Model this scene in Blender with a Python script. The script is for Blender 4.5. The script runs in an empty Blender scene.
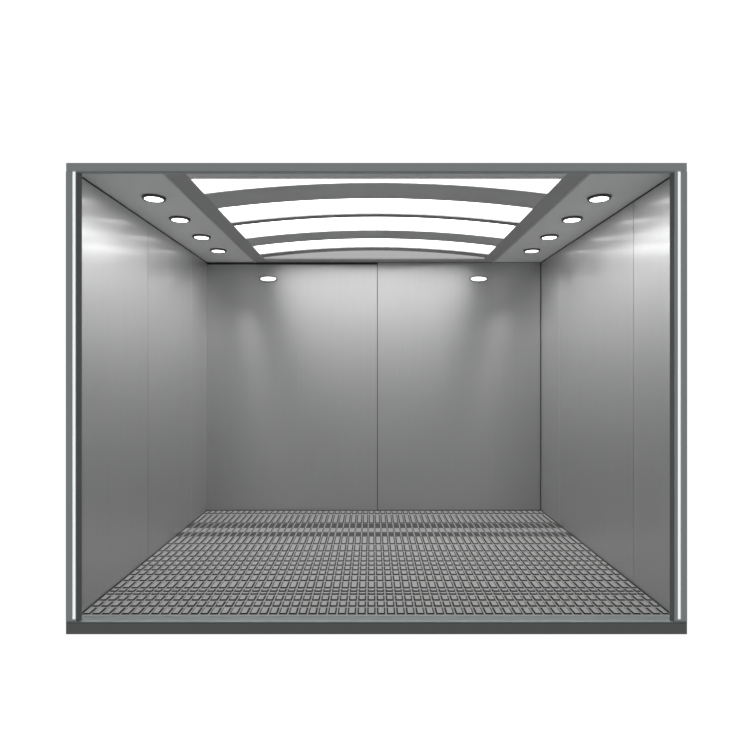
import bpy, bmesh, math

S = bpy.context.scene
COL = S.collection

# ------------------------------------------------------------------ materials
def new_mat(name):
    m = bpy.data.materials.new(name)
    m.use_nodes = True
    nt = m.node_tree
    return m, nt, nt.nodes['Principled BSDF']

def painted(name, col, rough=0.5, metal=0.0, noise=0.03, scale=60.0):
    m, nt, p = new_mat(name)
    p.inputs['Roughness'].default_value = rough
    p.inputs['Metallic'].default_value = metal
    tc = nt.nodes.new('ShaderNodeTexCoord')
    nz = nt.nodes.new('ShaderNodeTexNoise')
    nz.inputs['Scale'].default_value = scale
    nt.links.new(tc.outputs['Object'], nz.inputs['Vector'])
    mx = nt.nodes.new('ShaderNodeMix'); mx.data_type = 'RGBA'
    mx.inputs[6].default_value = tuple(c * (1 - noise) for c in col) + (1,)
    mx.inputs[7].default_value = tuple(min(1, c * (1 + noise)) for c in col) + (1,)
    nt.links.new(nz.outputs['Fac'], mx.inputs[0])
    nt.links.new(mx.outputs[2], p.inputs['Base Color'])
    return m

def brushed(name, col, rough, sharp, mix, aniso=0.5, rot=0.0, streak=0.06, vec=(180, 180, 1.2)):
    """brushed steel: fine streaks, a broad soft sheen with a weaker crisp reflection on top"""
    m, nt, p = new_mat(name)
    L = nt.links.new
    tg = nt.nodes.new('ShaderNodeTangent'); tg.direction_type = 'RADIAL'; tg.axis = 'Z'
    tc = nt.nodes.new('ShaderNodeTexCoord')
    mp = nt.nodes.new('ShaderNodeMapping'); mp.inputs['Scale'].default_value = vec
    L(tc.outputs['Object'], mp.inputs['Vector'])
    nz = nt.nodes.new('ShaderNodeTexNoise'); nz.inputs['Scale'].default_value = 1.0
    nz.inputs['Detail'].default_value = 3.0
    L(mp.outputs[0], nz.inputs['Vector'])
    mx = nt.nodes.new('ShaderNodeMix'); mx.data_type = 'RGBA'
    mx.inputs[6].default_value = tuple(c * (1 - streak) for c in col) + (1,)
    mx.inputs[7].default_value = tuple(min(1, c * (1 + streak)) for c in col) + (1,)
    L(nz.outputs['Fac'], mx.inputs[0])
    q = nt.nodes.new('ShaderNodeBsdfPrincipled')
    for sh, r in ((p, rough), (q, sharp)):
        sh.inputs['Metallic'].default_value = 1.0
        sh.inputs['Roughness'].default_value = r
        L(mx.outputs[2], sh.inputs['Base Color'])
    q.inputs['Anisotropic'].default_value = aniso
    q.inputs['Anisotropic Rotation'].default_value = rot
    L(tg.outputs[0], q.inputs['Tangent'])
    ms = nt.nodes.new('ShaderNodeMixShader'); ms.inputs[0].default_value = mix
    L(p.outputs[0], ms.inputs[1]); L(q.outputs[0], ms.inputs[2])
    L(ms.outputs[0], nt.nodes['Material Output'].inputs['Surface'])
    return m

def glowing(name, col, strength, base=0.8):
    m, nt, p = new_mat(name)
    p.inputs['Base Color'].default_value = (base, base, base, 1)
    p.inputs['Roughness'].default_value = 0.6
    p.inputs['Emission Color'].default_value = tuple(col) + (1,)
    p.inputs['Emission Strength'].default_value = strength
    return m

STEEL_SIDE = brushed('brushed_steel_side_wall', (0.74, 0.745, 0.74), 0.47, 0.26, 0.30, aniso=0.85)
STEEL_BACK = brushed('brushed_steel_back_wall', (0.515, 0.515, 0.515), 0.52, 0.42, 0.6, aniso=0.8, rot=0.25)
STEEL_CEIL = painted('satin_steel_ceiling', (0.93, 0.93, 0.93), 0.5, noise=0.02)
BACKING = painted('dark_joint', (0.035, 0.035, 0.035), 0.8)
FRAME = painted('grey_frame_paint', (0.74, 0.78, 0.78), 0.5)
FRAME_LINE = painted('darker_grey_frame_lip', (0.45, 0.49, 0.49), 0.6)  # header lip, a darker grey than the rest of the frame
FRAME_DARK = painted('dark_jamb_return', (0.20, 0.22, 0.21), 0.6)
SILL_TOP = painted('sill_plate_metal', (0.27, 0.295, 0.298), 0.5)
SILL_DARK = painted('dark_sill_edge', (0.30, 0.305, 0.303), 0.7)
JOINT = painted('pale_joint_strip', (0.55, 0.55, 0.55), 0.45, metal=0.6)
HIGHLIGHT = glowing('painted_edge_highlight', (0.93, 0.97, 0.96), 0.75)  # highlight on the polished jamb edge, put in as emission; not a lamp
LAMP_FRAME = painted('dark_grey_lamp_frame', (0.44, 0.44, 0.44), 0.45)
LAMP_EDGE = painted('light_grey_lamp_edge', (0.62, 0.62, 0.62), 0.4)
FRONT_BAR = painted('light_grey_front_bar', (0.85, 0.85, 0.85), 0.5)
LOUVRE = painted('grey_louvre', (0.60, 0.60, 0.60), 0.45)
LOUVRE_DARK = painted('dark_thin_louvre', (0.30, 0.30, 0.30), 0.5)
DIFF = glowing('white_diffuser', (1, 1, 1), 4.6)
END = glowing('self_lit_end_panel', (1, 1, 1), 0.38, 0.10)  # weak emission stands in for vault light falling on the panel
LENS = glowing('downlight_lens', (1, 1, 1), 4.5)
OVAL = glowing('oval_light_lens', (1, 1, 1), 1.6)
RIM = painted('dark_downlight_trim', (0.10, 0.10, 0.10), 0.4)
PAD = painted('grey_floor_stud', (0.33, 0.33, 0.327), 0.5, noise=0.15, scale=300)
GAP = painted('mid_grey_floor_plate', (0.30, 0.30, 0.297), 0.6)
BAND = painted('dark_floor_band', (0.055, 0.056, 0.055), 0.7)
GROUT = painted('dark_floor_base', (0.018, 0.018, 0.018), 0.9)

# ------------------------------------------------------------------ mesh helpers
def box(bm, x0, x1, y0, y1, z0, z1, mi=0, bevel=0.0):
    vs = [bm.verts.new((x, y, z)) for x in (x0, x1) for y in (y0, y1) for z in (z0, z1)]
    F = [(0, 1, 3, 2), (4, 6, 7, 5), (0, 4, 5, 1), (2, 3, 7, 6), (0, 2, 6, 4), (1, 5, 7, 3)]
    fs = []
    for f in F:
        fc = bm.faces.new([vs[i] for i in f]); fc.material_index = mi; fs.append(fc)
    if bevel:
        es = list({e for f in fs for e in f.edges})
        bmesh.ops.bevel(bm, geom=es, offset=bevel, segments=2, affect='EDGES', profile=0.7)

def prism(bm, pts, z0, z1, mi=0):
    """vertical prism over an (x, y) outline"""
    lo = [bm.verts.new((x, y, z0)) for x, y in pts]
    hi = [bm.verts.new((x, y, z1)) for x, y in pts]
    n = len(pts)
    for f in [lo[::-1], hi] + [[lo[i], lo[(i + 1) % n], hi[(i + 1) % n], hi[i]] for i in range(n)]:
        bm.faces.new(f).material_index = mi

def lathe(bm, prof, n=40, sx=1.0, sy=1.0, mi=0):
    """closed ring from a closed (r, z) profile"""
    rings = []
    for k in range(n):
        a = 2 * math.pi * k / n
        rings.append([bm.verts.new((r * math.cos(a) * sx, r * math.sin(a) * sy, z)) for r, z in prof])
    m = len(prof)
    for k in range(n):
        A, B = rings[k], rings[(k + 1) % n]
        for i in range(m):
            bm.faces.new([A[i], B[i], B[(i + 1) % m], A[(i + 1) % m]]).material_index = mi

def dome(bm, r, z0, sag, n=40, sx=1.0, sy=1.0):
    """shallow lens: a disc that bulges towards -z"""
    R = 5
    rows = []
    for j in range(1, R + 1):
        rr = r * j / R
        z = z0 - sag * (1 - (j / R) ** 2)
        rows.append([bm.verts.new((rr * math.cos(2 * math.pi * k / n) * sx,
                                   rr * math.sin(2 * math.pi * k / n) * sy, z)) for k in range(n)])
    c = bm.verts.new((0, 0, z0 - sag))
    for k in range(n):
        bm.faces.new([c, rows[0][(k + 1) % n], rows[0][k]])
        for j in range(R - 1):
            bm.faces.new([rows[j][k], rows[j][(k + 1) % n], rows[j + 1][(k + 1) % n], rows[j + 1][k]])
    top = [v for v in rows[-1]]
    bm.faces.new(top)

def build(name, bm, mats, parent=None, smooth=False):
    bmesh.ops.recalc_face_normals(bm, faces=bm.faces[:])
    me = bpy.data.meshes.new(name)
    bm.to_mesh(me); bm.free()
    for m in (mats if isinstance(mats, (list, tuple)) else [mats]):
        me.materials.append(m)
    if smooth:
        for p in me.polygons: p.use_smooth = True
    o = bpy.data.objects.new(name, me)
    COL.objects.link(o)
    if parent: o.parent = parent
    return o

def structure(name, bm, mats):
    o = build(name, bm, mats); o['kind'] = 'structure'
    return o

def thing(name, label, cat, loc=(0, 0, 0), group=None):
    o = bpy.data.objects.new(name, None); COL.objects.link(o)
    o.location = loc; o.empty_display_size = 0.1
    o['label'] = label; o['category'] = cat
    if group: o['group'] = group
    return o

# ------------------------------------------------------------------ the place
# metres; entrance plane y = 0, cabin goes back along +y, floor z = 0
F_PX, VPX, VPY = 560.0, 371.5, 375.0
CAM_Y, CAM_Z = -2.8, 1.2
XL, XR, YB, H = -1.4575, 1.5025, 2.166, 2.2
Y0 = -0.055                                     # walls and ceiling reach to just behind the frame
SEAM = 0.049

# ---- walls: backing sheet + steel panels with narrow joints
def side_wall(name, x, sgn, seams):
    bm = bmesh.new()
    a, b = x + sgn * 0.006, x + sgn * 0.03
    box(bm, min(a, b), max(a, b), Y0, YB + 0.03, -0.02, H + 0.02)
    w = structure(name, bm, BACKING)
    ys = [Y0] + seams + [YB]
    for i in range(len(ys) - 1):
        g0 = 0.0 if i == 0 else 0.002
        g1 = 0.0 if i == len(ys) - 2 else 0.002
        bm = bmesh.new()
        c, d = x, x + sgn * 0.008
        box(bm, min(c, d), max(c, d), ys[i] + g0, ys[i + 1] - g1, 0.004, H - 0.010)
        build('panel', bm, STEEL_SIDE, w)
    y = seams[1]                                 # bright cover strip on the rear joint
    bm = bmesh.new()
    box(bm, min(x, x - sgn * 0.002), max(x, x - sgn * 0.002), y - 0.006, y + 0.006, 0.004, H - 0.012)
    o = build('joint_strip', bm, JOINT, w); o['label'] = 'pale vertical cover strip'
    return w
side_wall('wall_left', XL, -1, [0.852, 1.722])
side_wall('wall_right', XR, 1, [0.411, 1.664])

bm = bmesh.new()
box(bm, XL - 0.006, XR + 0.006, YB + 0.008, YB + 0.03, -0.02, H + 0.02)
wb = structure('wall_back', bm, BACKING)
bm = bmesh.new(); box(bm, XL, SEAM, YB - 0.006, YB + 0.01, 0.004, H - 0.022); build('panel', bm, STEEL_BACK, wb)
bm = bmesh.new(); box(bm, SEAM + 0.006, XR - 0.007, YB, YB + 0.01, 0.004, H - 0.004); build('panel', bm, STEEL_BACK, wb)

# ---- ceiling: steel sheet around the opening of the vaulted light, lid above it
OX0, OX1, OY0, OY1 = -0.918, 0.965, 0.043, 2.03   # opening of the light
bm = bmesh.new()
zt = H + 0.012
box(bm, XL, OX0 - 0.01, Y0, YB, H, zt)
box(bm, OX1 + 0.01, XR, Y0, YB, H, zt)
box(bm, OX0 - 0.01, OX1 + 0.01, Y0, OY0 - 0.01, H, zt)
box(bm, OX0 - 0.01, OX1 + 0.01, OY1 + 0.01, YB, H, zt)
CEIL_BM = bm

# ---- floor: dark base with raised metal studs in rows
bm = bmesh.new()
box(bm, XL, XR, 0.0, YB, -0.03, -0.003, 2)
def zrow(py): return F_PX * CAM_Z / (py - VPY) + CAM_Y
# front-to-back row lines
rows = [0.006, 0.100, 0.178, 0.258, 0.300, 0.350, 0.462, 0.560, 0.640, 0.725, 0.805, 0.900, 1.012, 1.170]
def studs(y0, y1, pitch, wx, gy, off=0.0, h=0.005, rim=0.0055):
    """a row of raised metal studs, each with a dark rim at its foot and dark flanks"""
    n = int((XR - XL) / pitch) + 2
    zb_ = -0.003
    for k in range(-n, n + 1):
        cx = SEAM + (k + off) * pitch
        a, b = max(cx - wx / 2, XL + 0.004), min(cx + wx / 2, XR - 0.004)
        if b - a < 0.008: continue
        ya, yb = y0 + gy / 2, y1 - gy / 2
        s = 0.0015
        def quad(m, z):
            return [bm.verts.new(p) for p in ((a + m, ya + m, z), (b - m, ya + m, z), (b - m, yb - m, z), (a + m, yb - m, z))]
        out, lo, hi = quad(0, zb_ + 0.0006), quad(rim, zb_ + 0.0006), quad(rim + s, zb_ + h)
        bm.faces.new(hi).material_index = 1
        for i in range(4):
            j = (i + 1) % 4
            bm.faces.new([out[i], out[j], lo[j], lo[i]]).material_index = 0
            bm.faces.new([lo[i], lo[j], hi[j], hi[i]]).material_index = 0
def band(y0, y1, pitch):
    """a darker band: recessed strip crossed by thin ribs"""
    box(bm, XL + 0.002, XR - 0.002, y0, y1, -0.0029, -0.0022, 3)
    n = int((XR - XL) / pitch) + 2
    for k in range(-n, n + 1):
        cx = SEAM + (k + 0.5) * pitch
        if cx - 0.004 > XL and cx + 0.004 < XR:
            box(bm, cx - 0.004, cx + 0.004, y0, y1, -0.0021, 0.001, 1)
P = 0.0495
for i in range(len(rows) - 1):
    studs(rows[i], rows[i + 1], P, 0.042, 0.012)
studs(1.17, 1.37, P, 0.042, 0.02)
band(1.37, 1.47, P)
studs(1.47, 1.60, P, 0.044, 0.012, h=0.003, rim=0.002)
band(1.60, 1.73, P)
studs(1.73, 2.02, P, 0.042, 0.02)
studs(2.04, 2.155, P, 0.042, 0.015)
structure('floor', bm, [GROUT, PAD, GAP, BAND])

# ------------------------------------------------------------------ entrance frame
YF = -0.075
def fx(px, y=YF): return (px - VPX) * (y - CAM_Y) / F_PX
def fz(py, y=YF): return CAM_Z - (py - VPY) * (y - CAM_Y) / F_PX
top_out, top_in = fz(162.6), fz(171.2)
fr = thing('entrance_frame', 'slim grey metal frame around the open elevator entrance', 'door frame', (0.02, YF, 0))
def local(o): o.location = -fr.location; return o
bm = bmesh.new()
box(bm, fx(65.8), fx(687.2), YF, Y0 - 0.004, top_in, top_out, bevel=0.006)
local(build('header', bm, FRAME, fr))
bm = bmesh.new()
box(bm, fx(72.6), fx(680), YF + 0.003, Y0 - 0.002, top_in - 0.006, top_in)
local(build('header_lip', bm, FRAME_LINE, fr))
for side in (0, 1):
    if side == 0:
        a, b, c, d, e, f = 65.8, 72.4, 72.8, 75.4, 76.0, 80.3
    else:
        a, b, c, d, e, f = 687.2, 681.0, 680.4, 677.9, 674.6, 671.4
    X = [fx(v) for v in (a, b, c, d, e, f)]
    bm = bmesh.new()
    # outer flange, groove for the highlight strip, inner flange as one outline
    pts = [(X[0], YF), (X[1], YF), (X[1], YF + 0.003), (X[3], YF + 0.003), (X[3], YF), (X[4], YF), (X[4], Y0 - 0.004), (X[0], Y0 - 0.004)]
    prism(bm, pts, 0.0, top_in - 0.0005)
    local(build('jamb', bm, FRAME, fr))
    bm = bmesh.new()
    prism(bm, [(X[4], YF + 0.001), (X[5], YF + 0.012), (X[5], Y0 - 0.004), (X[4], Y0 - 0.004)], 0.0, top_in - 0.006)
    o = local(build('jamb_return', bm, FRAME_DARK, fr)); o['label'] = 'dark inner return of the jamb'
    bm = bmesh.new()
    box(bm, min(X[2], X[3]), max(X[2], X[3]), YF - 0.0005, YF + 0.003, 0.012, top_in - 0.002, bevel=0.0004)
    o = local(build('edge_highlight', bm, HIGHLIGHT, fr)); o['label'] = 'painted white highlight along the jamb edge'

YS = -0.08
sl = thing('threshold', 'grey metal threshold plate with dark front edge below the elevator entrance', 'threshold', (0.02, YS, 0))
bm = bmesh.new()
x0, x1 = fx(65.8, YS), fx(687.2, YS)
box(bm, x0, x1, YS, 0.0, -0.006, 0.0, bevel=0.001)
for k in range(3):                              # shallow running ribs along the plate
    yy = -0.048 + k * 0.014
    box(bm, XL + 0.03, XR - 0.03, yy, yy + 0.005, 0.0, 0.0012)
o = build('sill_plate', bm, SILL_TOP, sl); o.location = -sl.location
bm = bmesh.new()
box(bm, x0, x1, YS, 0.0, -0.060, -0.0065, bevel=0.003)
o = build('sill_edge', bm, SILL_DARK, sl); o.location = -sl.location; o['label'] = 'dark grey front edge'

# ------------------------------------------------------------------ vaulted ceiling light
XC, HW, RISE = 0.0235, 0.9415, 0.060
cl = thing('ceiling_light', 'large vaulted ceiling light with glowing white panels between arched grey louvres', 'ceiling light', (XC, 1.05, H))
def arch(bm, y0, y1, zoff, th, n=36, x0=OX0, x1=OX1, mi=0):
    lo0, lo1, hi0, hi1 = [], [], [], []
    for k in range(n + 1):
        x = x0 + (x1 - x0) * k / n
        z = H + zoff + RISE * (1 - ((x - XC) / HW) ** 2)
        lo0.append(bm.verts.new((x, y0, z))); lo1.append(bm.verts.new((x, y1, z)))
        hi0.append(bm.verts.new((x, y0, z + th))); hi1.append(bm.verts.new((x, y1, z + th)))
    for k in range(n):
        bm.faces.new([lo0[k], lo0[k+1], lo1[k+1], lo1[k]])
        bm.faces.new([hi0[k], hi1[k], hi1[k+1], hi0[k+1]])
        bm.faces.new([lo0[k], hi0[k], hi0[k+1], lo0[k+1]])
        bm.faces.new([lo1[k], lo1[k+1], hi1[k+1], hi1[k]])
    for k in (0, n):
        bm.faces.new([lo0[k], lo1[k], hi1[k], hi0[k]])
arch(CEIL_BM, 0.055, OY1 + 0.012, 0.018, 0.003, x0=OX0 - 0.012, x1=OX1 + 0.012)   # vaulted lid over the light
structure('ceiling', CEIL_BM, STEEL_CEIL)
def clp(name, bm, m):
    o = build(name, bm, m, cl); o.location = -cl.location
    return o
FX0, FX1, FY0, FY1 = -1.02, 1.067, -0.052, 2.140
bm = bmesh.new()
zb, zf = H - 0.006, H - 0.0005
box(bm, FX0, OX0, FY0, FY1, zb, zf)
box(bm, OX1, FX1, FY0, FY1, zb, zf)
box(bm, OX0, OX1, OY1, FY1, zb, zf)
clp('frame', bm, LAMP_FRAME)
bm = bmesh.new()
box(bm, OX0, OX1, FY0, OY0, zb, zf)
o = clp('front_bar', bm, FRONT_BAR); o['label'] = 'lighter grey front bar'
bm = bmesh.new()
box(bm, FX0 - 0.012, FX0, FY0, FY1, zb - 0.003, zf)
o = clp('frame_edge', bm, LAMP_EDGE); o['label'] = 'pale edge moulding'
bm = bmesh.new()
box(bm, FX1, FX1 + 0.016, FY0, FY1, zb - 0.003, zf)
o = clp('frame_edge', bm, LAMP_EDGE); o['label'] = 'pale edge moulding'
wide = [(0.277, 0.553), (1.288, 1.541)]
thin = [(0.872, 0.945), (1.830, 1.950)]
for a, b in wide:
    bm = bmesh.new(); arch(bm, a, b, -0.004, 0.012); clp('louvre', bm, LOUVRE)
for a, b in thin:
    bm = bmesh.new(); arch(bm, a, b, -0.004, 0.010); clp('louvre', bm, LOUVRE_DARK)
edges = [0.052, 0.40, 0.908, 1.415, 1.89]
for i in range(4):
    bm = bmesh.new(); arch(bm, edges[i] + 0.001, edges[i+1] - 0.001, 0.011, 0.006)
    clp('diffuser', bm, DIFF)
bm = bmesh.new()                                # lunette that closes the vault at the back, lit by its own emission
n = 36
lo = [bm.verts.new((OX0 + (OX1 - OX0) * k / n, 1.975, H - 0.004)) for k in range(n + 1)]
hi = [bm.verts.new((OX0 + (OX1 - OX0) * k / n, 1.975, H + 0.012 + RISE * (1 - ((OX0 + (OX1 - OX0) * k / n - XC) / HW) ** 2))) for k in range(n + 1)]
for k in range(n):
    bm.faces.new([lo[k], lo[k+1], hi[k+1], hi[k]])
bmesh.ops.solidify(bm, geom=bm.faces[:], thickness=0.006)
o = clp('end_panel', bm, END); o['label'] = 'pale grey arched end panel with painted-in glow'

# ------------------------------------------------------------------ downlights
def make_downlight(loc):
    t = thing('downlight', '', 'light', loc, 'recessed downlights along the ceiling sides')
    bm = bmesh.new()
    lathe(bm, [(0.0505, -0.0125), (0.057, -0.014), (0.062, -0.0125), (0.066, -0.0005), (0.0505, -0.0005)])
    build('trim_ring', bm, RIM, t, smooth=True)
    bm = bmesh.new()
    dome(bm, 0.0500, -0.0115, 0.003)
    o = build('lens', bm, LENS, t, smooth=True); o['label'] = 'glowing white lens'
    return t
def copy_tree(o):
    c = o.copy(); COL.objects.link(c)
    for ch in list(o.children):
        d = ch.copy(); COL.objects.link(d); d.parent = c
    return c
spots = []
order = ['closest to the entrance', 'second from the entrance', 'third from the entrance', 'closest to the back wall']
first = None
for side, x in (('left', -1.225), ('right', 1.282)):
    for i, y in enumerate((0.352, 0.780, 1.237, 1.678)):
        t = make_downlight((x, y, H)) if first is None else copy_tree(first)
        first = first or t
        t.location = (x, y, H)
        t['label'] = 'small round downlight in the %s ceiling strip, %s' % (side, order[i])
        spots.append((x, y, H - 0.02, 0))
wl = None
for side, px in (('left', 268.5), ('right', 478.5)):
    yw = YB - 0.006 if side == 'left' else YB
    x = (px - VPX) * (yw - CAM_Y) / F_PX
    z = CAM_Z + (375 - 279) * (yw - CAM_Y) / F_PX
    if wl is None:
        wl = t = thing('wall_light', '', 'light', (x, yw, z), 'oval lights high on the back wall')
        bm = bmesh.new()
        lathe(bm, [(0.070, -0.010), (0.075, -0.012), (0.080, -0.008), (0.082, 0.0), (0.070, 0.0)], sx=1.0, sy=0.35)
        o = build('trim_ring', bm, RIM, t, smooth=True); o.rotation_euler = (math.radians(-90), 0, 0)
        bm = bmesh.new()
        dome(bm, 0.0735, -0.008, 0.006, sx=1.0, sy=0.25)
        o = build('lens', bm, OVAL, t, smooth=True); o.rotation_euler = (math.radians(-90), 0, 0)
        o['label'] = 'glowing white lens'
    else:
        t = copy_tree(wl)
    t.location = (x, yw, z)
    t['label'] = 'small oval light high on the %s half of the steel back wall' % side

# ------------------------------------------------------------------ light
def area(name, loc, sx, sy, power, rot=(0, 0, 0)):
    l = bpy.data.lights.new(name, 'AREA'); l.shape = 'RECTANGLE'; l.size = sx; l.size_y = sy
    l.energy = power
    o = bpy.data.objects.new(name, l); COL.objects.link(o); o.location = loc; o.rotation_euler = rot
    return o
for i, (x, y, z, _) in enumerate(spots):
    l = bpy.data.lights.new('downlight_beam', 'SPOT'); l.energy = 15; l.spot_size = math.radians(110); l.spot_blend = 0.9
    l.shadow_soft_size = 0.05
    o = bpy.data.objects.new('downlight_beam', l); COL.objects.link(o); o.location = (x, y, z - 0.01)

# world: a white studio behind the cabin, a dim grey one in front of it
w = bpy.data.worlds.new('studio'); S.world = w; w.use_nodes = True
nt = w.node_tree
bg = nt.nodes['Background']
tc = nt.nodes.new('ShaderNodeTexCoord')
sp = nt.nodes.new('ShaderNodeSeparateXYZ'); nt.links.new(tc.outputs['Generated'], sp.inputs[0])
rp = nt.nodes.new('ShaderNodeValToRGB')
rp.color_ramp.elements[0].position = 0.47; rp.color_ramp.elements[0].color = (0.225, 0.23, 0.23, 1)
rp.color_ramp.elements[1].position = 0.53; rp.color_ramp.elements[1].color = (1, 1, 1, 1)
mr = nt.nodes.new('ShaderNodeMapRange')
mr.inputs['From Min'].default_value = -1; mr.inputs['From Max'].default_value = 1
nt.links.new(sp.outputs['Y'], mr.inputs['Value']); nt.links.new(mr.outputs[0], rp.inputs[0])
nt.links.new(rp.outputs[0], bg.inputs['Color'])
bg.inputs['Strength'].default_value = 1.02

# ------------------------------------------------------------------ camera
cam = bpy.data.cameras.new('camera'); co = bpy.data.objects.new('camera', cam); COL.objects.link(co)
co.location = (0, CAM_Y, CAM_Z); co.rotation_euler = (math.radians(90), 0, 0)
cam.sensor_fit = 'HORIZONTAL'; cam.sensor_width = 36.0
cam.lens = 36.0 * F_PX / 750.0
cam.shift_x = (375.0 - VPX) / 750.0
cam.clip_start = 0.05
S.camera = co
S.view_settings.view_transform = 'Standard'
S.view_settings.look = 'None'
S.view_settings.exposure = 0.0
S.view_settings.gamma = 1.0
S.cycles.max_bounces = 8
S.cycles.sample_clamp_indirect = 4.0
